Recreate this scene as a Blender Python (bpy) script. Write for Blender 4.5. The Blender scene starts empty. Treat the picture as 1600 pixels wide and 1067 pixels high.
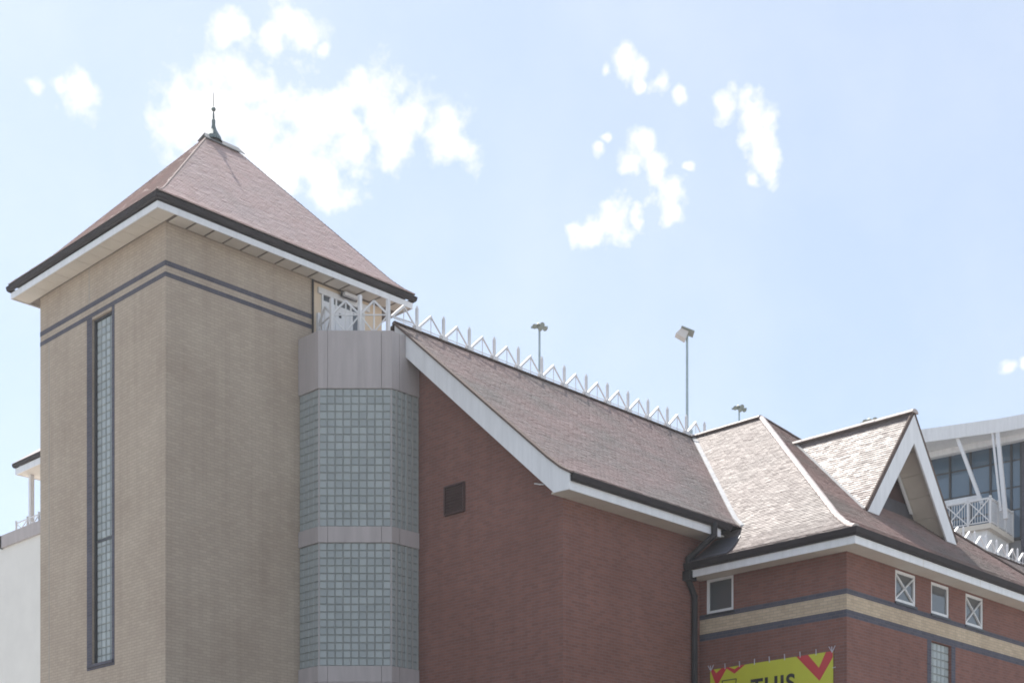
import bpy, math, random
import numpy as np
from mathutils import Vector, Matrix

random.seed(7)
rnd = np.random.default_rng(11)
scene = bpy.context.scene
col = scene.collection
R = math.radians

# ------------------------------------------------------------------ camera
# X runs along the long brick fronts, Y along the gable walls, Z up; ground at 0.
CAM_Z = 1.6
YAW = 44.57                                   # heading of the lens, degrees from +X
cam_data = bpy.data.cameras.new('camera')
cam = bpy.data.objects.new('camera', cam_data)
col.objects.link(cam)
cam.location = (0, 0, CAM_Z)
cam.rotation_euler = (R(90), 0, R(YAW - 90))
cam_data.sensor_width = 36.0
cam_data.lens = 36.0 * 2325 / 1600
cam_data.shift_y = (1460 - 533.5) / 1600      # rising-front lens: verticals stay vertical
cam_data.clip_start = 0.1
cam_data.clip_end = 6000
scene.camera = cam

# ------------------------------------------------------------------ world, sun, exposure
SUN_AZ, SUN_EL = 78.0, 59.0
EXPOSURE = 1.15
SKY_STRENGTH = 0.08
SUN_STRENGTH = 4.2
HAZE = 0.0005

scene.view_settings.view_transform = 'Standard'
scene.view_settings.look = 'None'
scene.view_settings.exposure = EXPOSURE
scene.view_settings.gamma = 1.0
scene.view_settings.use_curve_mapping = False
scene.render.engine = 'CYCLES'
scene.cycles.use_denoising = True
scene.cycles.filter_width = 1.8
scene.cycles.max_bounces = 8
scene.cycles.transparent_max_bounces = 12
scene.cycles.sample_clamp_indirect = 8

sd = Vector((math.cos(R(SUN_EL)) * math.cos(R(SUN_AZ)), math.cos(R(SUN_EL)) * math.sin(R(SUN_AZ)), math.sin(R(SUN_EL))))
sun_data = bpy.data.lights.new('sun', 'SUN')
sun_data.energy = SUN_STRENGTH
sun_data.angle = R(0.53)
sun_data.color = (1.0, 0.95, 0.88)
sun = bpy.data.objects.new('sun', sun_data)
col.objects.link(sun)
sun.location = (0, 0, 60)
sun.rotation_euler = sd.to_track_quat('Z', 'Y').to_euler()

world = bpy.data.worlds.new('World')
scene.world = world
world.use_nodes = True
world.cycles.sampling_method = 'MANUAL'
world.cycles.sample_map_resolution = 512
wt = world.node_tree
wt.nodes.clear()
W = wt.nodes.new
L = wt.links.new
w_out = W('ShaderNodeOutputWorld')
w_bg = W('ShaderNodeBackground')
w_sky = W('ShaderNodeTexSky')
w_sky.sky_type = 'NISHITA'
w_sky.sun_disc = False
w_sky.sun_elevation = R(SUN_EL)
w_sky.sun_rotation = R(90 - SUN_AZ)
w_sky.air_density = 1.0
w_sky.dust_density = 0.8
w_sky.ozone_density = 1.0
w_bg.inputs['Strength'].default_value = SKY_STRENGTH

# cumulus: soft round cores (azimuth, elevation, radius in degrees) broken up by noise
CLOUDS = [(56.0, 28.45, 1.59), (54.57, 29.3, 1.15), (56.83, 27.91, 1.11), (54.33, 28.11, 1.93), (52.41, 28.42, 1.67), (53.37, 27.22, 1.35), (51.68, 26.54, 0.92), (50.46, 29.27, 0.96), (49.49, 29.03, 1.29), (48.51, 28.59, 1.25), (47.28, 28.33, 1.04), (46.59, 27.83, 0.7), (49.0, 27.96, 0.91), (55.88, 27.32, 1.33), (50.83, 27.64, 1.09), (51.19, 28.48, 1.18), (55.41, 30.96, 0.58), (53.08, 31.1, 0.72), (52.46, 30.85, 0.66), (53.73, 30.69, 0.5), (51.87, 30.49, 0.34), (60.87, 28.37, 0.62), (61.44, 28.61, 0.33), (62.34, 28.45, 0.26), (40.34, 30.4, 0.57), (39.65, 30.09, 0.42), (38.92, 29.65, 0.47), (38.31, 29.22, 0.34), (41.0, 30.2, 0.26), (39.65, 29.64, 0.26), (39.65, 27.89, 0.52), (38.97, 27.15, 0.61), (38.43, 26.38, 0.75), (38.43, 25.79, 0.49), (40.02, 27.46, 0.48), (40.58, 25.57, 0.8), (41.57, 25.15, 0.71), (42.11, 25.26, 0.36), (39.78, 25.68, 0.4), (37.82, 27.1, 0.22), (36.37, 28.74, 0.47), (35.41, 28.56, 0.6), (34.76, 28.33, 0.51), (35.14, 27.85, 0.64), (35.0, 27.2, 0.56), (35.48, 26.56, 0.28), (26.14, 19.9, 0.30), (25.58, 19.94, 0.2), (41.17, 27.84, 0.2), (40.93, 28.18, 0.17)]
_r = random.Random(5)
for _k in range(6):                            # the same kind of scattered cumulus round the rest of the sky
    a0, e0 = 95 + _k * 50 + _r.uniform(-8, 8), _r.uniform(18, 48)
    for _j in range(3):
        CLOUDS.append((a0 + _r.uniform(-3, 3), e0 + _r.uniform(-1.2, 1.2), _r.uniform(0.6, 1.9)))

w_tc = W('ShaderNodeTexCoord')
def wnoise(scale, detail, rough, vec):
    n = W('ShaderNodeTexNoise')
    n.inputs['Scale'].default_value = scale
    n.inputs['Detail'].default_value = detail
    n.inputs['Roughness'].default_value = rough
    L(vec, n.inputs['Vector'])
    return n
def vmath(op, a, b):
    n = W('ShaderNodeVectorMath'); n.operation = op
    for i, s in enumerate((a, b)):
        if isinstance(s, tuple): n.inputs[i].default_value = s
        else: L(s, n.inputs[i])
    return n
def fmath(op, a, b, c=None, clamp=False):
    n = W('ShaderNodeMath'); n.operation = op; n.use_clamp = clamp
    for i, s in enumerate((a, b, c)):
        if s is None: continue
        if isinstance(s, (int, float)): n.inputs[i].default_value = s
        else: L(s, n.inputs[i])
    return n
dirv = w_tc.outputs['Generated']
warp = wnoise(40, 3, 0.5, dirv)
wv = vmath('SUBTRACT', warp.outputs['Color'], (0.5, 0.5, 0.5))
wv2 = vmath('MULTIPLY', wv.outputs[0], (0.013, 0.013, 0.013))
wd = vmath('ADD', dirv, wv2.outputs[0])
field = None
for az, el, rad in CLOUDS:
    c = (math.cos(R(el)) * math.cos(R(az)), math.cos(R(el)) * math.sin(R(az)), math.sin(R(el)))
    d = vmath('DISTANCE', wd.outputs[0], c)
    m = fmath('MULTIPLY_ADD', d.outputs['Value'], -1.0 / R(rad), 1.0)
    if field is None: field = m
    else:
        s = fmath('MAXIMUM', field.outputs[0], m.outputs[0])
        field = s
fb = wnoise(62, 6, 0.56, dirv)
fbm = fmath('MULTIPLY_ADD', fb.outputs['Fac'], 3.0, -1.72)
f2 = fmath('ADD', field.outputs[0], fbm.outputs[0])
mr = W('ShaderNodeMapRange'); mr.interpolation_type = 'SMOOTHSTEP'
L(f2.outputs[0], mr.inputs['Value'])
mr.inputs['From Min'].default_value = -0.5
mr.inputs['From Max'].default_value = 1.05
veil = wnoise(9, 5, 0.55, dirv)                # thin high haze
vr = W('ShaderNodeMapRange'); L(veil.outputs['Fac'], vr.inputs['Value'])
vr.inputs['From Min'].default_value = 0.35; vr.inputs['From Max'].default_value = 0.8
vr.inputs['To Min'].default_value = 0.0; vr.inputs['To Max'].default_value = 0.12
cm = fmath('MAXIMUM', mr.outputs[0], vr.outputs[0])
pale = W('ShaderNodeMix'); pale.data_type = 'RGBA'
pale.inputs['Factor'].default_value = 0.42
L(w_sky.outputs[0], pale.inputs['A'])
pale.inputs['B'].default_value = (4.95, 5.45, 6.0, 1)
mixc = W('ShaderNodeMix'); mixc.data_type = 'RGBA'
L(cm.outputs[0], mixc.inputs['Factor'])
L(pale.outputs['Result'], mixc.inputs['A'])
mixc.inputs['B'].default_value = (7.6, 7.4, 7.45, 1)
L(mixc.outputs['Result'], w_bg.inputs['Color'])
L(w_bg.outputs[0], w_out.inputs['Surface'])

# ------------------------------------------------------------------ materials
def mat_base(name):
    m = bpy.data.materials.new(name); m.use_nodes = True
    nt = m.node_tree
    return m, nt, nt.nodes['Principled BSDF'], nt.nodes.new, nt.links.new

def plain(name, rgb, rough=0.5, var=0.12, scale=2.5, spec=0.5, metal=0.0, bump=0.0, streak=0.0):
    m, nt, b, N, K = mat_base(name)
    tc = N('ShaderNodeTexCoord')
    mp = N('ShaderNodeMapping'); K(tc.outputs['Object'], mp.inputs['Vector'])
    if streak: mp.inputs['Scale'].default_value = (1, 1, 0.12)
    n = N('ShaderNodeTexNoise'); n.inputs['Scale'].default_value = scale * (4 if streak else 1); n.inputs['Detail'].default_value = 6
    n.inputs['Roughness'].default_value = 0.65
    K(mp.outputs[0], n.inputs['Vector'])
    r = N('ShaderNodeValToRGB'); K(n.outputs['Fac'], r.inputs['Fac'])
    r.color_ramp.elements[0].position = 0.3; r.color_ramp.elements[1].position = 0.72
    r.color_ramp.elements[0].color = tuple(max(0, c * (1 - var - streak)) for c in rgb) + (1,)
    r.color_ramp.elements[1].color = tuple(min(1, c * (1 + var)) for c in rgb) + (1,)
    K(r.outputs[0], b.inputs['Base Color'])
    b.inputs['Roughness'].default_value = rough
    b.inputs['Specular IOR Level'].default_value = spec
    b.inputs['Metallic'].default_value = metal
    if bump:
        bp = N('ShaderNodeBump'); bp.inputs['Strength'].default_value = bump; bp.inputs['Distance'].default_value = 0.01
        K(n.outputs['Fac'], bp.inputs['Height']); K(bp.outputs[0], b.inputs['Normal'])
    return m

def brick(name, c1, c2, mortar, w=0.225, h=0.075, stain=(0.86, 0.84, 0.83), offs=0.5):
    m, nt, b, N, K = mat_base(name)
    tc = N('ShaderNodeTexCoord')
    br = N('ShaderNodeTexBrick')
    br.offset = offs; br.squash = 1.0
    br.inputs['Scale'].default_value = 1.0
    br.inputs['Brick Width'].default_value = w
    br.inputs['Row Height'].default_value = h
    br.inputs['Mortar Size'].default_value = 0.006
    br.inputs['Mortar Smooth'].default_value = 0.15
    br.inputs['Bias'].default_value = 0.0
    br.inputs['Color1'].default_value = c1 + (1,)
    br.inputs['Color2'].default_value = c2 + (1,)
    br.inputs['Mortar'].default_value = mortar + (1,)
    K(tc.outputs['UV'], br.inputs['Vector'])
    big = N('ShaderNodeTexNoise'); big.inputs['Scale'].default_value = 0.55; big.inputs['Detail'].default_value = 7; big.inputs['Roughness'].default_value = 0.6
    K(tc.outputs['Object'], big.inputs['Vector'])
    rm = N('ShaderNodeMapRange'); K(big.outputs['Fac'], rm.inputs['Value'])
    rm.inputs['From Min'].default_value = 0.35; rm.inputs['From Max'].default_value = 0.7
    mp = N('ShaderNodeMapping'); mp.inputs['Scale'].default_value = (1.7, 1.7, 0.1); K(tc.outputs['Object'], mp.inputs['Vector'])
    st = N('ShaderNodeTexNoise'); st.inputs['Scale'].default_value = 2.2; st.inputs['Detail'].default_value = 5
    K(mp.outputs[0], st.inputs['Vector'])
    sr = N('ShaderNodeMapRange'); K(st.outputs['Fac'], sr.inputs['Value'])
    sr.inputs['From Min'].default_value = 0.45; sr.inputs['From Max'].default_value = 0.75; sr.inputs['To Max'].default_value = 0.24
    mx = N('ShaderNodeMix'); mx.data_type = 'RGBA'; mx.blend_type = 'MULTIPLY'
    K(rm.outputs[0], mx.inputs['Factor']); K(br.outputs['Color'], mx.inputs['A']); mx.inputs['B'].default_value = stain + (1,)
    mx2 = N('ShaderNodeMix'); mx2.data_type = 'RGBA'; mx2.blend_type = 'MULTIPLY'
    K(sr.outputs[0], mx2.inputs['Factor']); K(mx.outputs['Result'], mx2.inputs['A']); mx2.inputs['B'].default_value = (0.6, 0.57, 0.55, 1)
    K(mx2.outputs['Result'], b.inputs['Base Color'])
    b.inputs['Roughness'].default_value = 0.85
    b.inputs['Specular IOR Level'].default_value = 0.25
    bp = N('ShaderNodeBump'); bp.inputs['Strength'].default_value = 0.6; bp.inputs['Distance'].default_value = 0.006; bp.invert = True
    K(br.outputs['Fac'], bp.inputs['Height']); K(bp.outputs[0], b.inputs['Normal'])
    return m

def tile_mat(name, c1, c2, moss, moss_amt, rough=0.5, spec=0.5):
    m, nt, b, N, K = mat_base(name)
    at = N('ShaderNodeAttribute'); at.attribute_name = 'tint'
    mx = N('ShaderNodeMix'); mx.data_type = 'RGBA'
    K(at.outputs['Fac'], mx.inputs['Factor']); mx.inputs['A'].default_value = c1 + (1,); mx.inputs['B'].default_value = c2 + (1,)
    tc = N('ShaderNodeTexCoord')
    n = N('ShaderNodeTexNoise'); n.inputs['Scale'].default_value = 0.42; n.inputs['Detail'].default_value = 8; n.inputs['Roughness'].default_value = 0.62
    K(tc.outputs['Object'], n.inputs['Vector'])
    mr = N('ShaderNodeMapRange'); K(n.outputs['Fac'], mr.inputs['Value'])
    mr.inputs['From Min'].default_value = 0.42; mr.inputs['From Max'].default_value = 0.66; mr.inputs['To Max'].default_value = moss_amt
    m2 = N('ShaderNodeMix'); m2.data_type = 'RGBA'
    K(mr.outputs[0], m2.inputs['Factor']); K(mx.outputs['Result'], m2.inputs['A']); m2.inputs['B'].default_value = moss + (1,)
    K(m2.outputs['Result'], b.inputs['Base Color'])
    rr = N('ShaderNodeMapRange'); K(at.outputs['Fac'], rr.inputs['Value'])
    rr.inputs['To Min'].default_value = rough - 0.1; rr.inputs['To Max'].default_value = rough + 0.12
    K(rr.outputs[0], b.inputs['Roughness'])
    b.inputs['Specular IOR Level'].default_value = spec
    fn = N('ShaderNodeTexNoise'); fn.inputs['Scale'].default_value = 60; fn.inputs['Detail'].default_value = 3
    K(tc.outputs['Object'], fn.inputs['Vector'])
    bp = N('ShaderNodeBump'); bp.inputs['Strength'].default_value = 0.25; bp.inputs['Distance'].default_value = 0.004
    K(fn.outputs['Fac'], bp.inputs['Height']); K(bp.outputs[0], b.inputs['Normal'])
    return m

def glass_block_mat(name):
    m, nt, b, N, K = mat_base(name)
    oi = N('ShaderNodeObjectInfo')
    r = N('ShaderNodeValToRGB'); K(oi.outputs['Random'], r.inputs['Fac'])
    r.color_ramp.elements[0].color = (0.37, 0.41, 0.415, 1); r.color_ramp.elements[1].color = (0.46, 0.505, 0.51, 1)
    K(r.outputs[0], b.inputs['Base Color'])
    b.inputs['Roughness'].default_value = 0.12
    b.inputs['Specular IOR Level'].default_value = 0.6
    tc = N('ShaderNodeTexCoord')
    n = N('ShaderNodeTexNoise'); n.inputs['Scale'].default_value = 14; K(tc.outputs['Object'], n.inputs['Vector'])
    bp = N('ShaderNodeBump'); bp.inputs['Strength'].default_value = 0.2; bp.inputs['Distance'].default_value = 0.02
    K(n.outputs['Fac'], bp.inputs['Height']); K(bp.outputs[0], b.inputs['Normal'])
    t = N('ShaderNodeBsdfTransparent'); t.inputs['Color'].default_value = (0.82, 0.88, 0.93, 1)
    mx = N('ShaderNodeMixShader'); mx.inputs[0].default_value = 0.78
    K(t.outputs[0], mx.inputs[1]); K(b.outputs[0], mx.inputs[2])
    K(mx.outputs[0], nt.nodes['Material Output'].inputs['Surface'])
    return m

def window_glass(name, tint=(0.085, 0.095, 0.105), rough=0.04, spec=1.0):
    m, nt, b, N, K = mat_base(name)
    b.inputs['Base Color'].default_value = tint + (1,)
    b.inputs['Roughness'].default_value = rough
    b.inputs['IOR'].default_value = 1.52
    b.inputs['Specular IOR Level'].default_value = spec
    tc = N('ShaderNodeTexCoord')
    n = N('ShaderNodeTexNoise'); n.inputs['Scale'].default_value = 0.8; K(tc.outputs['Object'], n.inputs['Vector'])
    bp = N('ShaderNodeBump'); bp.inputs['Strength'].default_value = 0.06; bp.inputs['Distance'].default_value = 0.05
    K(n.outputs['Fac'], bp.inputs['Height']); K(bp.outputs[0], b.inputs['Normal'])
    return m

M = {
    'tan': brick('tan_brick', (0.485, 0.405, 0.325), (0.435, 0.362, 0.29), (0.345, 0.298, 0.25)),
    'red': brick('red_brick', (0.240, 0.110, 0.089), (0.192, 0.088, 0.072), (0.215, 0.155, 0.142)),
    'bandtan': brick('buff_band_brick', (0.58, 0.47, 0.34), (0.48, 0.385, 0.275), (0.36, 0.31, 0.26)),
    'blue': brick('blue_brick', (0.10, 0.10, 0.135), (0.075, 0.076, 0.105), (0.14, 0.135, 0.14)),
    'white': plain('white_paint', (0.74, 0.75, 0.77), 0.4, 0.05, 1.6, streak=0.06),
    'steel': plain('white_painted_steel', (0.66, 0.66, 0.67), 0.35, 0.05, 3),
    'soffit': plain('soffit_board', (0.62, 0.57, 0.50), 0.6, 0.08, 1.2),
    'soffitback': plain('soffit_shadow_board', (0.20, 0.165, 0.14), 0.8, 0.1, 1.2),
    'gutter': plain('dark_gutter', (0.030, 0.025, 0.028), 0.75, 0.2, 4, 0.25),
    'pipe': plain('black_downpipe', (0.020, 0.018, 0.021), 0.65, 0.2, 4),
    'concrete': plain('precast_concrete', (0.42, 0.385, 0.385), 0.8, 0.10, 1.1, 0.3, bump=0.15, streak=0.03),
    'render': plain('pale_render', (0.70, 0.69, 0.66), 0.85, 0.05, 0.8, 0.2),
    'cream': plain('cream_render', (0.72, 0.60, 0.46), 0.8, 0.06, 1.2, 0.2),
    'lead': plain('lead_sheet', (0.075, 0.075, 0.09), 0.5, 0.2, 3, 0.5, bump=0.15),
    'leadpale': plain('weathered_lead', (0.40, 0.40, 0.40), 0.35, 0.15, 4, 0.6),
    'mortar': plain('block_mortar', (0.255, 0.275, 0.262), 0.9, 0.1, 5, 0.2),
    'mullion': plain('grey_mullion', (0.33, 0.335, 0.325), 0.7, 0.1, 3, 0.3),
    'plaster': plain('plaster', (0.45, 0.46, 0.46), 0.9, 0.05, 1, 0.2),
    'darkframe': plain('dark_metal_frame', (0.035, 0.038, 0.045), 0.4, 0.1, 4),
    'louvre': plain('brown_louvre', (0.060, 0.028, 0.027), 0.5, 0.2, 4),
    'deck': plain('roof_felt', (0.10, 0.10, 0.10), 0.9, 0.2, 1),
    'under': plain('roof_underlay', (0.10, 0.07, 0.06), 0.9, 0.1, 1),
    'leaddark': plain('dull_lead', (0.20, 0.205, 0.21), 0.6, 0.15, 4, 0.4),
    'verdigris': plain('patinated_copper', (0.13, 0.17, 0.17), 0.5, 0.3, 6, metal=0.3),
    'galv': plain('galvanised_steel', (0.38, 0.46, 0.46), 0.45, 0.15, 5, metal=0.5),
    'lamp': plain('floodlight_housing', (0.27, 0.30, 0.27), 0.5, 0.2, 6),
    'lens': plain('floodlight_lens', (0.62, 0.60, 0.58), 0.25, 0.06, 6),
    'asphalt': plain('pale_paving', (0.32, 0.305, 0.285), 0.9, 0.2, 0.6, 0.2),
    'bounce_cut_dark': plain('bounce_cut_dark', (0.045, 0.045, 0.048), 0.9, 0.2, 0.8, 0.2),
    'yellow': plain('yellow_vinyl', (0.52, 0.53, 0.035), 0.45, 0.04, 2),
    'bred': plain('red_print', (0.50, 0.035, 0.045), 0.45, 0.03, 2),
    'bblack': plain('black_print', (0.012, 0.012, 0.014), 0.45, 0.03, 2),
    'cord': plain('white_cord', (0.55, 0.53, 0.60), 0.6, 0.05, 3),
    'blocks': glass_block_mat('glass_block'),
    'pane': window_glass('window_pane'),
    'bluepane': window_glass('tinted_curtain_wall', (0.07, 0.13, 0.20)),
    'blind': plain('window_blind', (0.28, 0.31, 0.33), 0.8, 0.05, 2),
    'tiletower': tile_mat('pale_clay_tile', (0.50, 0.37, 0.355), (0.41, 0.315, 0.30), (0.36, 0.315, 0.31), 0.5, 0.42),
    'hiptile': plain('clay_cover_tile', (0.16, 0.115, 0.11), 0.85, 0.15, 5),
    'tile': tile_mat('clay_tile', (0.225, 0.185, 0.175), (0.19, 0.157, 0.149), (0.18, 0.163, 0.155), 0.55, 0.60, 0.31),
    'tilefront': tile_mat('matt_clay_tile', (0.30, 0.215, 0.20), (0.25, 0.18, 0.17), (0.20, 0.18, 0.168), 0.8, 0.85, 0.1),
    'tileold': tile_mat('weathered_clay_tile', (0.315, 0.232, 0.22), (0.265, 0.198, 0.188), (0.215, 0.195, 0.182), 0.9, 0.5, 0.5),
    'hip': plain('clay_hip_tile', (0.44, 0.385, 0.365), 0.45, 0.2, 5),
    'hall_panel': plain('grey_cladding', (0.35, 0.36, 0.38), 0.6, 0.1, 1),
}

# ------------------------------------------------------------------ mesh helpers
class MB:
    def __init__(s, tf=None): s.v = []; s.f = []; s.tf = tf
    def face(s, pts):
        i = len(s.v); s.v += [tuple(p) for p in pts]; s.f.append(tuple(range(i, i + len(pts))))
    def hexa(s, b, t):
        b = [tuple(p) for p in b]; t = [tuple(p) for p in t]
        n = len(b); i = len(s.v); s.v += b + t
        s.f.append(tuple(range(i + n - 1, i - 1, -1))); s.f.append(tuple(range(i + n, i + 2 * n)))
        for k in range(n):
            j = (k + 1) % n
            s.f.append((i + k, i + j, i + n + j, i + n + k))
    def box(s, x0, x1, y0, y1, z0, z1):
        s.hexa([(x0, y0, z0), (x1, y0, z0), (x1, y1, z0), (x0, y1, z0)], [(x0, y0, z1), (x1, y0, z1), (x1, y1, z1), (x0, y1, z1)])
    def prism(s, pts, vec):
        vec = Vector(vec); s.hexa(pts, [Vector(p) + vec for p in pts])
    def beam(s, p, q, w, h, up=(0, 0, 1)):
        p = Vector(p); q = Vector(q); d = (q - p).normalized(); up = Vector(up)
        if abs(d.dot(up)) > 0.98: up = Vector((1, 0, 0))
        a = d.cross(up).normalized(); c = a.cross(d).normalized()
        o = [(-w / 2, -h / 2), (w / 2, -h / 2), (w / 2, h / 2), (-w / 2, h / 2)]
        s.hexa([p + a * x + c * y for x, y in o], [q + a * x + c * y for x, y in o])
    def cyl(s, p, q, r0, r1=None, n=10):
        r1 = r0 if r1 is None else r1
        p = Vector(p); q = Vector(q); d = (q - p).normalized()
        up = Vector((0, 0, 1)) if abs(d.z) < 0.95 else Vector((1, 0, 0))
        a = d.cross(up).normalized(); c = a.cross(d).normalized()
        ang = [2 * math.pi * k / n for k in range(n)]
        s.hexa([p + (a * math.cos(t) + c * math.sin(t)) * r0 for t in ang], [q + (a * math.cos(t) + c * math.sin(t)) * r1 for t in ang])
    def pipe(s, pts, r, n=10):
        for a, b in zip(pts, pts[1:]):
            a = Vector(a); b = Vector(b); e = (b - a).normalized() * r * 0.5
            s.cyl(a - e, b + e, r, n=n)
    def lathe(s, cx, cy, prof, n=12):
        for (r0, z0), (r1, z1) in zip(prof, prof[1:]):
            for k in range(n):
                a, b = 2 * math.pi * k / n, 2 * math.pi * (k + 1) / n
                s.face([(cx + r0 * math.cos(a), cy + r0 * math.sin(a), z0), (cx + r0 * math.cos(b), cy + r0 * math.sin(b), z0),
                        (cx + r1 * math.cos(b), cy + r1 * math.sin(b), z1), (cx + r1 * math.cos(a), cy + r1 * math.sin(a), z1)])
    def sweep(s, path, prof, closed=False):
        """profile [(outwards, z)] along a plan path; outwards is to the right of travel"""
        P = [Vector(p) for p in path]; n = len(P); offs = []
        for i in range(n):
            def nrm(a, b): d = (b - a).normalized(); return Vector((d.y, -d.x))
            if closed or 0 < i < n - 1:
                n1 = nrm(P[i - 1], P[i]); n2 = nrm(P[i], P[(i + 1) % n])
                offs.append((n1 + n2) / (1 + n1.dot(n2)))
            elif i == 0: offs.append(nrm(P[0], P[1]))
            else: offs.append(nrm(P[-2], P[-1]))
        m = len(prof); i0 = len(s.v)
        for p, o in zip(P, offs):
            for (d, z) in prof: s.v.append((p.x + o.x * d, p.y + o.y * d, z))
        for k in range(n if closed else n - 1):
            a = i0 + k * m; b = i0 + ((k + 1) % n) * m
            for j in range(m):
                j2 = (j + 1) % m
                s.f.append((a + j, a + j2, b + j2, b + j))
        if not closed:
            s.f.append(tuple(i0 + j for j in range(m))[::-1]); s.f.append(tuple(i0 + (n - 1) * m + j for j in range(m)))
    def mesh(s, name):
        me = bpy.data.meshes.new(name)
        v = s.v if s.tf is None else [s.tf(*p) for p in s.v]
        me.from_pydata(v, [], s.f)
        me.update()
        set_uv(me)
        return me

def set_uv(me):
    nl = len(me.loops)
    if not nl: return
    co = np.empty(len(me.vertices) * 3); me.vertices.foreach_get('co', co); co = co.reshape(-1, 3)
    li = np.empty(nl, dtype=np.int32); me.loops.foreach_get('vertex_index', li)
    npol = len(me.polygons)
    nn = np.empty(npol * 3); me.polygons.foreach_get('normal', nn); nn = np.abs(nn.reshape(-1, 3))
    tot = np.empty(npol, dtype=np.int32); me.polygons.foreach_get('loop_total', tot)
    ax = np.repeat(np.argmax(nn, axis=1), tot)
    c = co[li]
    uv = np.where((ax == 0)[:, None], c[:, [1, 2]], np.where((ax == 1)[:, None], c[:, [0, 2]], c[:, [0, 1]]))
    lay = me.uv_layers.new(name='UVMap')
    lay.data.foreach_set('uv', uv.astype(np.float32).ravel())

def link(name, data, parent=None):
    o = bpy.data.objects.new(name, data); col.objects.link(o)
    if parent is not None:
        o.parent = parent
        o.matrix_parent_inverse = WM[parent.name].inverted()
    WM[o.name] = Matrix.Identity(4)
    return o
WM = {}

def part(name, mb, mat, parent=None, kind=None, smooth=False):
    me = mb.mesh(name) if isinstance(mb, MB) else mb
    if not me.materials: me.materials.append(M[mat])
    if smooth: me.polygons.foreach_set('use_smooth', [True] * len(me.polygons))
    o = link(name, me, parent)
    if kind: o['kind'] = kind
    return o

def pbox(name, mat, parent, *b):
    m = MB(); m.box(*b); return part(name, m, mat, parent)

def tag(o, label, cat, group=None):
    o['label'] = label; o['category'] = cat
    if group: o['group'] = group
    return o

def thing(name, loc, label, cat, group=None):
    o = bpy.data.objects.new(name, None); col.objects.link(o)
    o.location = loc; o.empty_display_size = 0.5
    WM[o.name] = Matrix.Translation(loc)
    return tag(o, label, cat, group)

def facade(mb, axis, c, a0, a1, z0, z1, holes=(), depth=0.14, sgn=1):
    """outer skin of a wall with rectangular openings and their reveals; depth runs inwards (+ along the axis)"""
    As = sorted({a0, a1, *[h[0] for h in holes], *[h[1] for h in holes]})
    Zs = sorted({z0, z1, *[h[2] for h in holes], *[h[3] for h in holes]})
    def P(a, z, d=0.0): return (c + d * sgn, a, z) if axis == 'x' else (a, c + d * sgn, z)
    for i in range(len(As) - 1):
        for j in range(len(Zs) - 1):
            ca, cz = (As[i] + As[i + 1]) / 2, (Zs[j] + Zs[j + 1]) / 2
            if any(h[0] < ca < h[1] and h[2] < cz < h[3] for h in holes): continue
            mb.face([P(As[i], Zs[j]), P(As[i + 1], Zs[j]), P(As[i + 1], Zs[j + 1]), P(As[i], Zs[j + 1])])
    for h0, h1, y0, y1 in holes:
        q = [(h0, y0), (h1, y0), (h1, y1), (h0, y1)]
        for k in range(4):
            (p, r), (s, t) = q[k], q[(k + 1) % 4]
            mb.face([P(p, r), P(s, t), P(s, t, depth), P(p, r, depth)])

def tiles(parent, mat, P0, A, I, prof, rng, seed, gauge=0.1, width=0.168, name='roof_tiles'):
    """clay plain tiles on a (kicked) slope: P0 plan origin on the eave, A along it, I inwards, prof [(inset, z)], rng(inset)->[(a0, a1)]"""
    g = np.random.default_rng(seed)
    P0 = np.array(P0, float); A = np.array(A, float); I = np.array(I, float)
    pt = np.array([p[0] for p in prof]); pz = np.array([p[1] for p in prof])
    sl = np.concatenate([[0], np.cumsum(np.hypot(np.diff(pt), np.diff(pz)))])
    V = []; F = []; T = []
    s = 0.0; row = 0
    while s < sl[-1] - 0.02:
        t0, z0 = np.interp(s, sl, pt), np.interp(s, sl, pz)
        s1 = min(s + gauge * 1.25, sl[-1]); t1, z1 = np.interp(s1, sl, pt), np.interp(s1, sl, pz)
        tx, tz = t1 - t0, z1 - z0; ln = math.hypot(tx, tz); nx, nz = -tz / ln, tx / ln
        for (a0, a1) in rng((t0 + t1) / 2):
            off = (row % 2) * width / 2
            k0 = math.floor((a0 - off) / width); k1 = math.ceil((a1 - off) / width)
            wob = g.normal(0, 0.0009)
            for k in range(k0, k1):
                l = max(a0, k * width + off + 0.002); r = min(a1, (k + 1) * width + off - 0.002)
                if r - l < 0.02: continue
                j = g.normal(0, 0.0022, 4)
                hl, hr = 0.0205 + j[0] * .8 + wob, 0.0205 + j[0] * .8 + j[1] * .6 + wob
                ul, ur = 0.007 + j[2] * 0.5, 0.007 + j[3] * 0.5
                dd = g.normal(0, 0.003)
                def pp(a, t, z, h): return tuple(P0[:2] + A[:2] * a + I[:2] * (t + nx * h)) + (z + nz * h,)
                i = len(V)
                t0j, z0j = t0 + dd * tx / ln, z0 + dd * tz / ln
                V += [pp(l, t0j, z0j, hl), pp(r, t0j, z0j, hr), pp(r, t1, z1, ur), pp(l, t1, z1, ul), pp(l, t0j, z0j, 0.002), pp(r, t0j, z0j, 0.002)]
                F += [(i, i + 1, i + 2, i + 3), (i + 4, i + 5, i + 1, i), (i + 4, i, i + 3), (i + 5, i + 2, i + 1)]
                c = min(1, max(0, g.normal(0.5, 0.2)))
                T += [c] * 4
        s += gauge; row += 1
    me = bpy.data.meshes.new(name); me.from_pydata(V, [], F); me.update()
    at = me.attributes.new('tint', 'FLOAT', 'FACE'); at.data.foreach_set('value', np.array(T, np.float32))
    me.materials.append(M[mat])
    o = link(name, me, parent); o['kind'] = 'stuff'
    return o

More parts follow.
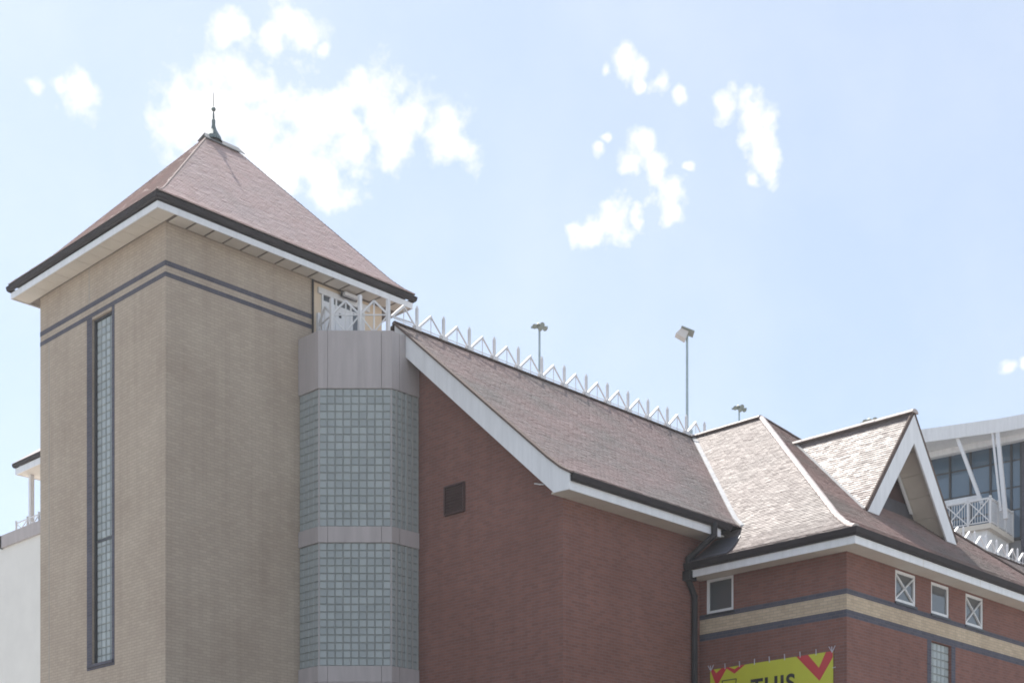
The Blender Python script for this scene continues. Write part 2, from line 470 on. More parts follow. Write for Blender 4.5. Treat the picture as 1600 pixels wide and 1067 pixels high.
def deck_rows(mb, P0, A, I, prof, rng, n=24):
    P0 = Vector(P0); A = Vector(A); I = Vector(I)
    pt = [p[0] for p in prof]; pz = [p[1] for p in prof]
    ts = sorted(set(list(np.linspace(0, pt[-1], n)) + pt))
    for a, b in zip(ts, ts[1:]):
        ra, rb = rng(a + 1e-4), rng(b - 1e-4)
        za, zb = np.interp(a, pt, pz) - 0.004, np.interp(b, pt, pz) - 0.004
        for (l0, r0), (l1, r1) in zip(ra, rb):
            def q(x, t, z): p = P0 + A * x + I * t; return (p.x, p.y, z)
            mb.face([q(l0, a, za), q(r0, a, za), q(r1, b, zb), q(l1, b, zb)])

_capcache = {}
def cap_tiles(parent, name, pts, rad=0.11, step=0.34, mat='hip', squash=0.8):
    """half-round cover tiles laid along a 3D polyline, one object each"""
    for a, b in zip(pts, pts[1:]):
        a = Vector(a); b = Vector(b); d = b - a; ln = d.length
        if ln < 0.05: continue
        n = max(1, round(ln / step)); st = ln / n; d.normalize()
        key = (round(d.x, 3), round(d.y, 3), round(d.z, 3), round(st, 3), rad, mat, squash)
        if key not in _capcache:
            mb = MB(); side = d.cross(Vector((0, 0, 1))).normalized(); up = side.cross(d)
            r0, r1 = rad * 1.03, rad * 0.98
            ang = [math.pi * k / 6 for k in range(7)]
            lo = [side * math.cos(t) * r0 + up * (math.sin(t) * r0 * squash - 0.03) for t in ang]
            hi = [side * math.cos(t) * r1 + up * (math.sin(t) * r1 * squash - 0.03) + d * (st * 1.04) for t in ang]
            mb.hexa(lo, hi); me = mb.mesh(name); me.materials.append(M[mat]); _capcache[key] = me
        for k in range(n):
            o = bpy.data.objects.new(name, _capcache[key]); col.objects.link(o)
            o.parent = parent
            o.location = a + d * (st * k) + Vector((0, 0, 0.03))
            o.rotation_euler = (random.gauss(0, .006), random.gauss(0, .006), random.gauss(0, .006))

def soffit_run(parent, horizontal, c0, c1, a0, a1, z, step=0.55, name='soffit_board', gap=.006):
    """soffit boards side by side along a run: horizontal='x' runs along X between y c0..c1"""
    n = max(1, round((a1 - a0) / step)); st = (a1 - a0) / n
    for k in range(n):
        lo, hi = a0 + k * st + gap, a0 + (k + 1) * st - gap
        dz = random.uniform(-0.003, 0.003)
        b = (lo, hi, c0, c1, z + dz, z + 0.018 + dz) if horizontal == 'x' else (c0, c1, lo, hi, z + dz, z + 0.018 + dz)
        pbox(name, 'soffit', parent, *b)

# ================================================================== ground
g = MB(); g.box(-1500, 1500, -1500, 1500, -0.3, 0.0)
o = part('ground', g, 'asphalt'); o['kind'] = 'structure'
dark_mb = MB(); dark_mb.box(-14, 25.4, 6, 30.8, -0.05, 0.004)  # dark sheet added on unseen ground to cut light bounced onto the walls
o = part('added_dark_ground', dark_mb, 'bounce_cut_dark'); o['kind'] = 'structure'

# ================================================================== tan brick stair tower
TU0, TU1, TV0, TV1 = 19.749, 26.67, 31.218, 37.392
TS = 18.82                                     # soffit height
tower = thing('stair_tower', (23.2, 34.3, 0), 'tan brick stair tower with steep tiled hip roof, finial and glass block bay', 'tower')

SL = (33.685, 34.66, 8.56, 17.45)              # slot window opening on the left face (y0, y1, z0, z1)
mb = MB()
facade(mb, 'x', TU0, TV0, TV1, 0, TS + 0.1, [SL], 0.16)
facade(mb, 'y', TV0, TU0, 24.25, 0, TS + 0.1)
mb.face([(24.25, TV0, 0), (24.25, TV0 + 0.09, 0), (24.25, TV0 + 0.09, TS + .1), (24.25, TV0, TS + .1)])
facade(mb, 'x', TU1, TV0 + 0.09, TV1, 0, TS + 0.1)
facade(mb, 'y', TV1, TU0, TU1, 0, TS + 0.1)
wall = part('wall', mb, 'tan', tower)
for z0, z1 in ((17.785, 17.905), (17.515, 17.632)):
    mb = MB()
    if z0 > 17.7:
        mb.sweep([(TU0, TV1), (TU0, TV0), (24.18, TV0)], [(-0.02, z0), (0.006, z0), (0.006, z1), (-0.02, z1)][::-1])
        part('brick_band', mb, 'blue', tower)
    else:
        mb.sweep([(TU0, TV1), (TU0, TV0), (24.18, TV0)], [(-0.02, z0), (0.006, z0), (0.006, z1), (-0.02, z1)][::-1])
        part('brick_band', mb, 'blue', tower)
pbox('movement_joint', 'mullion', tower, TU0 - .004, TU0 + .01, 34.80, 34.815, 17.91, TS)
pbox('movement_joint', 'mullion', tower, TU0 - .004, TU0 + .01, 36.9, 36.915, 0, 17.51)
# slot window: blue brick surround, frame, glass blocks, transom
slot = MB()
for y0, y1, z0, z1 in ((33.56, 33.683, 8.43, 17.51), (34.662, 34.92, 8.43, 17.51), (33.683, 34.662, 8.43, 8.558)):
    slot.box(TU0 - 0.007, TU0 + 0.02, y0, y1, z0, z1)
slotw = part('slot_window', slot, 'blue', tower)
pbox('window_sill', 'blue', slotw, TU0 - 0.05, TU0 + 0.15, 33.60, 34.85, 8.50, 8.57)
mb = MB()
for y0, y1 in ((33.686, 33.715), (34.60, 34.659)): mb.box(TU0 + 0.06, TU0 + 0.155, y0, y1, 8.575, 17.448)
mb.box(TU0 + 0.06, TU0 + 0.155, 33.715, 34.60, 17.40, 17.448)
part('window_frame', mb, 'darkframe', slotw)
pbox('transom', 'darkframe', slotw, TU0 + 0.09, TU0 + 0.155, 33.715, 34.60, 11.70, 11.76)
pbox('block_joints', 'mortar', slotw, TU0 + 0.135, TU0 + 0.158, 33.715, 34.60, 8.575, 17.40)

def block_mesh(w, h, t=0.03):
    """pillowed face of a glass block, facing -Y, centred"""
    mb = MB(); w /= 2; h /= 2; k = 0.80
    A = [(-w, 0, -h), (w, 0, -h), (w, 0, h), (-w, 0, h)]
    Bf = [(-w * .96, -t * .6, -h * .96), (w * .96, -t * .6, -h * .96), (w * .96, -t * .6, h * .96), (-w * .96, -t * .6, h * .96)]
    Cf = [(-w * k, -t, -h * k), (w * k, -t, -h * k), (w * k, -t, h * k), (-w * k, -t, h * k)]
    Df = [(-w * k * .8, -t * .86, -h * k * .8), (w * k * .8, -t * .86, -h * k * .8), (w * k * .8, -t * .86, h * k * .8), (-w * k * .8, -t * .86, h * k * .8)]
    for lo, hi in ((A, Bf), (Bf, Cf), (Cf, Df)):
        for i in range(4):
            j = (i + 1) % 4; mb.face([lo[i], lo[j], hi[j], hi[i]])
    mb.face(Df)
    me = mb.mesh('glass_block'); me.materials.append(M['blocks'])
    return me

def blocks(parent, me, p, q, z0, ncol, nrow, ph, name='glass_block', off=0.0):
    """a grid of separate glass blocks on the plan line p->q (outer face to the right of travel)"""
    p = Vector(p); q = Vector(q); d = (q - p); ang = math.atan2(d.y, d.x); st = d / ncol
    nrm = Vector((d.y, -d.x)).normalized()
    for r in range(nrow):
        for c in range(ncol):
            xy = p + st * (c + .5) + nrm * off
            o = bpy.data.objects.new(name, me); col.objects.link(o); o.parent = parent
            o.location = (xy.x, xy.y, z0 + (r + .5) * ph)
            o.rotation_euler = (random.gauss(0, .006), 0, ang + random.gauss(0, .006))

me_slot = block_mesh(0.196, 0.192)
nrow = 44; ph = (17.40 - 8.575) / nrow
blocks(slotw, me_slot, (TU0 + 0.135, 34.60), (TU0 + 0.135, 33.715), 8.575, 4, nrow, ph, 'window_block')

# eaves
FU0, FU1, FV0, FV1 = 19.183, 27.24, 30.667, 37.957
rect = [(FU0, FV1), (FU0, FV0), (FU1, FV0), (FU1, FV1)]     # outwards is to the right of this travel
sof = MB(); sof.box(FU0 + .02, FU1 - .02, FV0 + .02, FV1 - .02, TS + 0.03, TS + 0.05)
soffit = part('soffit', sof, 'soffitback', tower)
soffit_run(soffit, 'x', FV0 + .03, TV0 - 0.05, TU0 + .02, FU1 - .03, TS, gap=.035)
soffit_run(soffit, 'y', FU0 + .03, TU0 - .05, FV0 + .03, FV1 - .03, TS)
mb = MB(); mb.sweep(rect, [(0, TS - 0.02), (0, TS + 0.14), (-0.03, TS + 0.14), (-0.03, TS - 0.02)], True)
part('fascia', mb, 'white', tower)
GUT = lambda z: [(0.004, z + .03), (0.045, z + .02), (0.08, z + 0.06), (0.097, z + 0.16), (0.085, z + 0.165), (0.05, z + 0.13), (0.004, z + 0.13)]
GUT2 = lambda z: [(0.004, z + .01), (0.055, z), (0.095, z + 0.05), (0.115, z + 0.175), (0.10, z + 0.18), (0.05, z + 0.14), (0.004, z + 0.14)]
mb = MB(); mb.sweep(rect, GUT(TS + 0.145), True)
part('gutter', mb, 'gutter', tower)
# roof
TZ0, TZ1 = 19.19, 23.26
ridge_v = 34.31; RU0, RU1 = 22.98, 23.98
eu0, eu1, ev0, ev1 = FU0 - .05, FU1 + .05, FV0 - .05, FV1 + .05
KICK = [(0.0, 0.0), (0.06, 0.036), (0.13, 0.095), (1.0, 1.0)]
def prof(run, z0, z1, kick=KICK): return [(q * run, z0 + h * (z1 - z0)) for q, h in kick]
roof_mb = MB()
runv, runu0, runu1 = ridge_v - ev0, RU0 - eu0, eu1 - RU1
Lu, Lv = eu1 - eu0, ev1 - ev0
faces = [((eu0, ev0), (1, 0), (0, 1), prof(runv, TZ0, TZ1), lambda t: [(t / runv * runu0, Lu - t / runv * runu1)]),
         ((eu0, ev1), (0, -1), (1, 0), prof(runu0, TZ0, TZ1), lambda t: [(t / runu0 * (ev1 - ridge_v), Lv - t / runu0 * runv)]),
         ((eu1, ev0), (0, 1), (-1, 0), prof(runu1, TZ0, TZ1), lambda t: [(t / runu1 * runv, Lv - t / runu1 * (ev1 - ridge_v))]),
         ((eu1, ev1), (-1, 0), (0, -1), prof(ev1 - ridge_v, TZ0, TZ1), lambda t: [(t / runv * runu1, Lu - t / runv * runu0)])]
for P0, A, I, pf, rg in faces: deck_rows(roof_mb, P0, A, I, pf, rg)
roof = part('roof', roof_mb, 'under', tower)
for k, (P0, A, I, pf, rg) in enumerate(faces): tiles(roof, 'tiletower', P0, A, I, pf, rg, 21 + k)
def hip_line(x0, y0, x1, y1, z0, z1, kick=KICK):
    return [(x0 + (x1 - x0) * q, y0 + (y1 - y0) * q, z0 + (z1 - z0) * h) for q, h in kick]
for (x0, y0, x1) in ((eu0, ev0, RU0), (eu1, ev0, RU1), (eu0, ev1, RU0), (eu1, ev1, RU1)):
    cap_tiles(roof, 'hip_tile', hip_line(x0, y0, x1, ridge_v, TZ0, TZ1), 0.034, 0.2, 'hiptile')
# lead saddle over the short ridge, and the finial
mb = MB()
for s in (-1, 1):
    mb.prism([(RU0 - .05, ridge_v, TZ1 + .10), (RU1 + .05, ridge_v, TZ1 + .10), (RU1 + .16, ridge_v + s * .17, TZ1 - .10), (RU0 - .16, ridge_v + s * .17, TZ1 - .10)], (0, 0, 0.02))
part('ridge_cap', mb, 'leaddark', roof)
FX, FY = 23.22, ridge_v
fin = MB()
fin.lathe(FX, FY, [(0.24, TZ1 - 0.02), (0.20, TZ1 + 0.10), (0.13, TZ1 + 0.22), (0.085, TZ1 + .30), (0.065, TZ1 + .36), (0.05, TZ1 + 0.42), (0.052, TZ1 + 0.56), (0.03, TZ1 + 0.60), (0.026, TZ1 + 0.72), (0.02, TZ1 + 0.78)], 14)
finial = part('finial', fin, 'verdigris', roof, smooth=True)
ball = MB(); prof_b = [(0.004, 0.78)] + [(0.062 * math.cos(a), 0.86 + 0.062 * math.sin(a)) for a in [R(x) for x in range(-75, 90, 15)]] + [(0.012, .94), (0.010, 1.28), (0.002, 1.34)]
ball.lathe(FX, FY, [(r, TZ1 + z) for r, z in prof_b], 12)
part('finial_ball', ball, 'verdigris', roof, smooth=True)

# glass block bay on the tower's right face
BP = [(23.805, 31.214), (23.805, 30.411), (25.099, 29.096), (26.02, 29.096)]
CP = [(23.745, 31.214), (23.745, 30.386), (25.074, 29.036), (26.02, 29.036)]
def inset(poly, d):
    (x0, y0), (x1, y1), (x2, y2), (x3, y3) = poly
    k = d * 0.414
    return [(x0 + d, y0), (x1 + d, y1 + k), (x2 + k, y2 + d), (x3, y3 + d)]
core = MB()
Cc = inset(BP, 0.02)
for z0, z1 in ((3.0, 8.53), (8.50, 11.69), (12.08, 15.66)):
    pass
for a, b in zip(Cc, Cc[1:]):                    # mortar grid between the blocks, built as bars below
    pass
bay = MB()
fl = inset(BP, 0.10)
for z0, z1 in ((8.16, 8.50), (11.72, 12.06), (15.66, 16.50)):
    bay.hexa([(x, y, z0) for x, y in fl] + [(26.02, 31.214, z0)], [(x, y, z1) for x, y in fl] + [(26.02, 31.214, z1)])
bayo = part('glass_bay', bay, 'concrete', tower)
lin = MB(); lin.box(25.98, 26.015, 29.2, 31.2, 5, 15.6); lin.box(23.9, 25.98, 31.19, 31.21, 5, 15.6)
part('inner_wall', lin, 'plaster', bayo)
st = MB()                                       # stair flight and handrail inside
for z in (8.5, 12.06):
    st.beam((24.1, 30.9, z + 0.1), (25.9, 29.5, z + 1.7), 0.9, 0.2)
    st.beam((24.15, 30.3, z + 0.95), (25.15, 29.3, z + 0.95), 0.05, 0.05)
    for k in range(5): st.beam((24.15 + k * .25, 30.3 - k * .25, z), (24.15 + k * .25, 30.3 - k * .25, z + .95), 0.04, 0.04)
part('inner_stair', st, 'concrete', bayo)
SECT = ((12.10, 15.64, 18), (8.52, 11.68, 16))
fw = math.hypot(BP[2][0] - BP[1][0], BP[2][1] - BP[1][1])
me_front = block_mesh(fw / 9 - 0.014, 0.183)
joint = MB()
def grid_bars(mb, p, q, ncol, z0, z1, nrow):
    p = Vector(p); q = Vector(q); d = q - p; n = Vector((d.y, -d.x)).normalized()
    def bar(a, b, za, zb, o0, o1):
        pts = [a + n * o0, b + n * o0, b + n * o1, a + n * o1]
        mb.hexa([(x.x, x.y, za) for x in pts], [(x.x, x.y, zb) for x in pts])
    e = d.normalized() * 0.008
    for k in range(ncol + 1):
        c = p + d * (k / ncol); bar(c - e, c + e, z0, z1, -0.05, 0.012)
    for k in range(nrow + 1):
        z = z0 + (z1 - z0) * k / nrow; bar(p, q, z - 0.008, z + 0.008, -0.045, 0.010)
sideb = MB()
for z0, z1, nr in SECT:
    ph = (z1 - z0) / nr
    blocks(bayo, me_front, BP[1], BP[2], z0, 9, nr, ph)
    grid_bars(joint, BP[1], BP[2], 9, z0, z1, nr)
    for (p, q) in ((BP[0], BP[1]), (BP[2], BP[3])):
        grid_bars(joint, p, q, 4, z0, z1, nr)
        pv = Vector(p); dv = Vector(q) - pv; ang = math.atan2(dv.y, dv.x)
        mt = block_mesh(dv.length / 4 - 0.014, 0.183)
        vv = np.array([v.co[:] for v in mt.vertices])
        ca, sa = math.cos(ang), math.sin(ang)
        for r in range(nr):
            for c in range(4):
                cx = pv + dv * ((c + .5) / 4); i0 = len(sideb.v)
                sideb.v += [(cx.x + x * ca - y * sa, cx.y + x * sa + y * ca, z0 + (r + .5) * ph + z) for x, y, z in vv]
                sideb.f += [tuple(i0 + k for k in pl.vertices) for pl in mt.polygons]
part('side_glass_blocks', sideb, 'blocks', bayo, kind='stuff')
part('block_joints', joint, 'mortar', bayo)
cor = MB()
for x, y in (BP[1], BP[2]): cor.cyl((x + .01, y + .01, 8.4), (x + .01, y + .01, 15.7), 0.032, n=8)
part('corner_post', cor, 'concrete', bayo)
for k in range(5):                              # pale mullions on the narrow right facet
    x = BP[2][0] + (BP[3][0] - BP[2][0]) * (k + .5) / 5 + .06
    for z0, z1, nr in SECT: pbox('mullion', 'mullion', bayo, x - .022, x + .022, BP[2][1] - .045, BP[2][1] - .0, z0, z1)

def panel_chain(parent, name, chain, cuts, z0, z1, th=0.10, mat='concrete'):
    """precast panels along a 3-sided chain; cuts: per side a list of fractions"""
    inn = inset(chain, th)
    for s in range(3):
        p, q = Vector(chain[s]), Vector(chain[s + 1]); pi, qi = Vector(inn[s]), Vector(inn[s + 1])
        fr = cuts[s]
        for f0, f1 in zip(fr, fr[1:]):
            g0 = 0.006 / (q - p).length
            a, b = f0 + (g0 if f0 > 0 else 0), f1 - (g0 if f1 < 1 else 0)
            quad = [p.lerp(q, a), p.lerp(q, b), pi.lerp(qi, b), pi.lerp(qi, a)]
            m = MB(); m.hexa([(v.x, v.y, z0) for v in quad], [(v.x, v.y, z1) for v in quad])
            part(name, m, mat, parent)
CUT = [[0, 1], [0, 0.13, 0.86, 1], [0, 0.28, 1]]
panel_chain(bayo, 'parapet_panel', CP, CUT, 15.64, 17.12)
panel_chain(bayo, 'band_panel', CP, CUT, 11.685, 12.095)
panel_chain(bayo, 'band_panel', CP, CUT, 8.10, 8.515)
for z in (5.0,):
    panel_chain(bayo, 'lower_panel', CP, CUT, 0.0, 8.09)

# balcony: wall, door, lamp, pipe, railing
pbox('balcony_wall', 'cream', tower, 24.252, TU1 - .002, TV0 + 0.09, TV0 + 0.2, 16.3, TS + .02)
door = pbox('balcony_door', 'white', tower, 24.62, 26.0, TV0 + 0.055, TV0 + 0.088, 16.5, 18.42)
pbox('transom_light', 'pane', door, 24.62, 26.0, TV0 + 0.06, TV0 + 0.088, 18.42, 18.56)
pbox('lintel', 'white', door, 24.44, 26.2, TV0 + 0.03, TV0 + 0.088, 18.57, 18.73)
for x in (24.56, 25.02, 25.52, 25.98): pbox('door_jamb', 'white', door, x, x + .05, TV0 + 0.04, TV0 + 0.09, 16.5, 18.57)
pbox('door_glass', 'pane', door, 25.62, 25.92, TV0 + 0.048, TV0 + 0.07, 16.7, 18.38)
pbox('door_notice', 'darkframe', door, 25.14, 25.22, TV0 + 0.048, TV0 + 0.07, 18.12, 18.24)
lm = MB(); lm.beam((25.17, TV0 - .12, 18.72), (25.62, TV0 - .12, 18.72), 0.11, 0.09)
bl = part('bulkhead_lamp', lm, 'steel', tower)
pbox('lamp_back', 'darkframe', bl, 25.13, 25.66, TV0 - .07, TV0 - .03, 18.66, 18.79)
mb = MB(); mb.cyl((24.20, TV0 - .03, 15.9), (24.20, TV0 - .03, TS), 0.028, n=8)
part('thin_pipe', mb, 'pipe', tower)

rail = MB(); rail.beam((24.33, 31.12, 17.595), (24.10, 30.28, 17.595), 0.03, 0.03)
PR = [(24.33, 31.12), (24.10, 30.28), (24.615, 29.76), (25.125, 29.24), (25.95, 29.16)]
for a, b in zip(PR[1:-1], PR[2:]): rail.beam((a[0], a[1], 17.595), (b[0], b[1], 17.595), 0.03, 0.03)
railo = part('balcony_railing', rail, 'steel', tower)
for i, (x, y) in enumerate(PR[:4]):
    h = (17.95, 18.02, 18.10, 17.98)[i]
    m = MB(); m.box(x - .042, x + .042, y - .042, y + .042, 17.10, h); part('post', m, 'steel', railo)
for i, (a, b) in enumerate(zip(PR[:3], PR[1:4])):
    mx, my = (a[0] + b[0]) / 2, (a[1] + b[1]) / 2
    for e in (a, b):
        m = MB(); m.beam((e[0], e[1], 17.6), (mx, my, 17.96), 0.045, 0.045); m.beam((e[0], e[1], 17.6), (mx, my, 17.14), 0.03, 0.03)
        part('brace', m, 'steel', railo)
    m = MB(); m.box(mx - .014, mx + .014, my - .014, my + .014, 17.12, 17.93); part('baluster', m, 'steel', railo)

# ================================================================== red brick gabled hall
HU, HV = 26.026, 23.932                         # gable wall plane, front wall plane
EV, RV = 23.27, 29.476                          # eave and ridge lines in plan
HZ0, HZ1 = 12.34, 17.56
VU = 25.53                                      # verge
hall = thing('brick_hall', (32, 29, 0), 'long red brick hall with tiled roof, white barge board and louvred vent', 'building')
hprof = prof(RV - EV, HZ0, HZ1, [(0, 0), (0.05, 0.035), (0.12, 0.10), (1, 1)])
hz = lambda v: float(np.interp(v - EV, [p[0] for p in hprof], [p[1] for p in hprof]))
hv = lambda z: EV + float(np.interp(z, [p[1] for p in hprof], [p[0] for p in hprof]))
# wing roof numbers are needed here for the valleys
WU, WV = 31.315, 19.487
WFU, WFV = WU - 0.6, WV - 0.6
WEU, WEV = WFU - 0.05, WFV - 0.05
WRU, WAV, WZ0, WZ1 = 38.2, 26.8, 11.22, 17.58
WKICK = [(0, 0), (0.05, 0.028), (0.10, 0.066), (0.16, 0.118), (1, 1)]
wl = prof(WRU - WEU, WZ0, WZ1, WKICK); wf = prof(WAV - WEV, WZ0, WZ1, WKICK)
wu = lambda z: WEU + float(np.interp(z, [p[1] for p in wl], [p[0] for p in wl]))   # X of the left wing slope at height z
WEU2 = 2 * WRU - WEU

mb = MB()
pts = [(HU, HV, 0), (HU, HV, hz(HV) - .1), (HU, 24.6, hz(24.6) - .1), (HU, RV, HZ1 - .12), (HU, 31.21, HZ1 - .6), (HU, 31.21, 0)]
mb.prism(pts, (0.3, 0, 0))
mb2 = MB(); facade(mb2, 'y', HV, HU + .3, 66, 0, 12.2)
hw = part('gable_wall', mb, 'red', hall)
part('wall', mb2, 'red', hall)
mb = MB(); mb.box(26.72, 66, 31.2, 42, 0, 16.9); part('rear_block', mb, 'hall_panel', hall)
mb = MB(); mb.box(26.7, 66.2, 30.6, 42.2, 16.9, 17.0); part('flat_roof', mb, 'deck', hall)
# louvred vent
vent = pbox('louvre_vent', 'louvre', hall, HU - 0.02, HU + .02, 27.32, 28.015, 12.35, 13.06)
for k in range(9):
    z = 12.40 + k * 0.075
    m = MB(); m.prism([(HU - 0.025, 27.36, z), (HU - 0.06, 27.36, z - .02), (HU - 0.06, 27.36, z - .005), (HU - 0.025, 27.36, z + .03)], (0, 0.615, 0))
    part('slat', m, 'louvre', vent)
m = MB()
for b in ((27.30, 27.345, 12.33, 13.08), (27.99, 28.035, 12.33, 13.08)): m.box(HU - .07, HU - .001, b[0], b[1], b[2], b[3])
m.box(HU - .07, HU - .001, 27.345, 27.99, 13.04, 13.08); m.box(HU - .07, HU - .001, 27.345, 27.99, 12.33, 12.37)
part('vent_frame', m, 'louvre', vent)
m = MB(); m.beam((HU - .05, 24.83, 12.49), (HU - .05, 24.52, 12.40), 0.02, 0.025); m.box(HU - .05, HU, 24.66, 24.69, 12.43, 12.46)
part('wall_bracket', m, 'steel', hall)
# eaves of the front
HF = 23.32
soffit_run(part('soffit', (lambda q: (q.box(HU - .4, 31.6, HF + .02, HV, 12.0, 12.02), q)[1])(MB()), 'soffit', hall), 'x', HF + .025, HV - .004, 25.60, 31.5, 11.97)
pbox('fascia', 'white', hall, 25.59, 31.42, HF, HF + .03, 11.95, 12.16)
mb = MB(); mb.sweep([(25.60, HF), (31.78, HF)], GUT2(12.155)); part('gutter', mb, 'gutter', hall)
# roof
rm = MB()
hrng = lambda t: [(0, wu(float(np.interp(t, [p[0] for p in hprof], [p[1] for p in hprof]))) - VU + .02),
                  (2 * WRU - wu(float(np.interp(t, [p[0] for p in hprof], [p[1] for p in hprof]))) - VU, 66.5 - VU)]
deck_rows(rm, (VU, EV), (1, 0), (0, 1), hprof, hrng)
rm.face([(VU + .0, RV, HZ1 - .004), (66.5, RV, HZ1 - .004), (66.5, 30.7, 16.98), (VU, 30.7, 16.98)])
hroof = part('roof', rm, 'under', hall)
tiles(hroof, 'tileold', (VU, EV), (1, 0), (0, 1), hprof, hrng, 40)
tiles(hroof, 'tileold', (66.5, 30.7), (-1, 0), (0, -1), [(0, 16.98), (1.224, HZ1)], lambda t: [(0, 66.5 - VU)], 41)
cap_tiles(hroof, 'ridge_tile', [(VU, RV, HZ1), (WRU, RV, HZ1)], 0.085, 0.45, 'pipe' if False else 'under')
cap_tiles(hroof, 'ridge_tile', [(44.0, RV, HZ1), (66, RV, HZ1)], 0.085, 0.45, 'under')
# barge board, verge
top = [(EV + .04, hz(EV + .04)), (EV + .31, hz(EV + .31)), (EV + .75, hz(EV + .75)), (RV, HZ1 - .0)]
bot = [(RV, HZ1 - 0.61), (23.80, 11.97), (EV + .03, 11.95)]
poly = [(v, z - .035) for v, z in top] + bot
mb = MB(); mb.prism([(VU + .02, v, z) for v, z in poly], (0.045, 0, 0)); part('barge_board', mb, 'white', hall)
mb = MB()
for (v0, z0), (v1, z1) in zip(top, top[1:]):
    mb.prism([(VU - .02, v0, z0 - .03), (VU - .02, v1, z1 - .03), (VU - .02, v1, z1 + .03), (VU - .02, v0, z0 + .03)], (0.2, 0, 0))
part('verge', mb, 'under', hroof)
mb = MB()
for (v0, z0), (v1, z1) in zip(top, top[1:]):
    mb.prism([(VU + .066, v0, z0 - .16), (VU + .066, v1, z1 - .16), (VU + .066, v1, z1 - .12), (VU + .066, v0, z0 - .12)], (HU - VU - .06, 0, 0))
part('verge_soffit', mb, 'soffit', hall)
# rainwater pipe down the inner corner
mb = MB()
mb.pipe([(31.05, HF - .07, 12.2), (31.05, HF - .07, 11.93), (30.72, HV - .10, 11.35), (30.72, HV - .10, 10.80), (30.98, HV - .10, 10.42), (30.98, HV - .10, 0)], 0.078)
mb.box(30.58, 30.88, HV - .24, HV - .01, 10.78, 11.02)
part('downpipe', mb, 'pipe', hall, smooth=False)
# ================================================================== white steel balustrade along the ridge
bal = thing('ridge_balustrade', (32, RV, HZ1), 'white steel zigzag balustrade with spiky posts along the hall ridge', 'balustrade')
U0 = 26.33; PITCH = 0.962; BZ = HZ1 + 0.10
post_me = None
def mesh_of(fn, name, mat):
    m = MB(); fn(m); me = m.mesh(name); me.materials.append(M[mat]); return me
p_me = mesh_of(lambda m: (m.box(-.032, .032, -.032, .032, -.05, .52), m.hexa([(-.032, -.032, .52), (.032, -.032, .52), (.032, .032, .52), (-.032, .032, .52)], [(-.012, -.012, .6), (.012, -.012, .6), (.012, .012, .6), (-.012, .012, .6)])), 'post', 'steel')
f_me = mesh_of(lambda m: m.box(-.10, .10, -.07, .07, -.09, .05), 'foot_plate', 'steel')
l_me = mesh_of(lambda m: m.beam((.06, 0, .04), (PITCH / 2 + .02, 0, .46), .075, .06), 'thick_strut', 'steel')
r_me = mesh_of(lambda m: m.beam((PITCH / 2 + .02, 0, .45), (PITCH - .06, 0, .04), .032, .032), 'thin_strut', 'steel')
h_me = mesh_of(lambda m: m.cyl((PITCH / 2 + .02, 0, -.06), (PITCH / 2 + .02, 0, .44), .012, n=6), 'hanger', 'steel')
def inst(name, me, loc, parent):
    o = bpy.data.objects.new(name, me); col.objects.link(o); o.parent = parent
    o.matrix_parent_inverse = WM[parent.name].inverted(); o.location = loc
    return o
ks = list(range(-1, 14)) + list(range(22, 42))
for k in ks:
    x = U0 + k * PITCH
    if k >= 0:
        inst('post', p_me, (x, RV, BZ), bal); inst('foot_plate', f_me, (x, RV, BZ), bal)
    inst('thick_strut', l_me, (x, RV, BZ), bal); inst('thin_strut', r_me, (x, RV, BZ), bal); inst('hanger', h_me, (x, RV, BZ), bal)
for a, b in ((U0 - .8, U0 + 14 * PITCH), (U0 + 22 * PITCH, U0 + 42 * PITCH)):
    for z in (0.035, -0.03):
        m = MB(); m.beam((a, RV, BZ + z), (b, RV, BZ + z), .018, .018); part('wire_rail', m, 'steel', bal)

# ================================================================== projecting wing with dormer
wing = thing('brick_wing', (38.2, 22, 0), 'projecting red brick wing with hipped roof, pointed dormer and buff brick band', 'building')
ZS = 10.88
winsF = [(33.585, 34.603, 10.03, 10.84), (35.393, 36.344, 10.0, 10.84), (37.25, 38.25, 9.98, 10.84)]
winL = (22.84, 23.70, 9.965, ZS + .02)
blk = (35.40, 36.46, 5.6, 9.285)
mb = MB()
facade(mb, 'x', WU, WV, HV, 0, ZS + .1, [winL], 0.12)
facade(mb, 'y', WV, WU, 2 * WRU - WU, 0, ZS + .1, winsF + [blk], 0.13)
part('wall', mb, 'red', wing)
path = [(WU, HV - .01), (WU, WV), (2 * WRU - WU, WV)]
def band(parent, mat, z0, z1, out, cutsF=(), cutsL=()):
    # straight pieces between the openings, wrapped round the corner
    segsL = [(WV, HV - .01)]; segsF = [(WU, 2 * WRU - WU)]
    def cut(segs, cs):
        for c0, c1 in cs:
            segs = [s for a, b in segs for s in ((a, min(b, c0)), (max(a, c1), b)) if s[1] - s[0] > .01]
        return segs
    m = MB()
    sl = cut(segsL, cutsL); sf = cut(segsF, cutsF)
    for a, b in sl:
        if a == WV: continue
        m.box(WU - out, WU + .02, a, b, z0, z1)
    for a, b in sf:
        if a == WU: continue
        m.box(a, b, WV - out, WV + .02, z0, z1)
    b1 = [s for s in sl if s[0] == WV][0][1]; b2 = [s for s in sf if s[0] == WU][0][1]
    m.sweep([(WU, b1), (WU, WV), (b2, WV)], [(-.02, z1), (out, z1), (out, z0), (-.02, z0)])
    part('brick_band', m, mat, parent)
band(wing, 'blue', 9.855, 9.985, 0.005)
band(wing, 'bandtan', 9.48, 9.853, 0.004)
band(wing, 'blue', 9.30, 9.478, 0.005)
m = MB()
m.box(35.18, 35.398, WV - .005, WV + .02, 5.5, 9.298); m.box(36.462, 36.68, WV - .005, WV + .02, 5.5, 9.298)
part('block_window_surround', m, 'blue', wing)

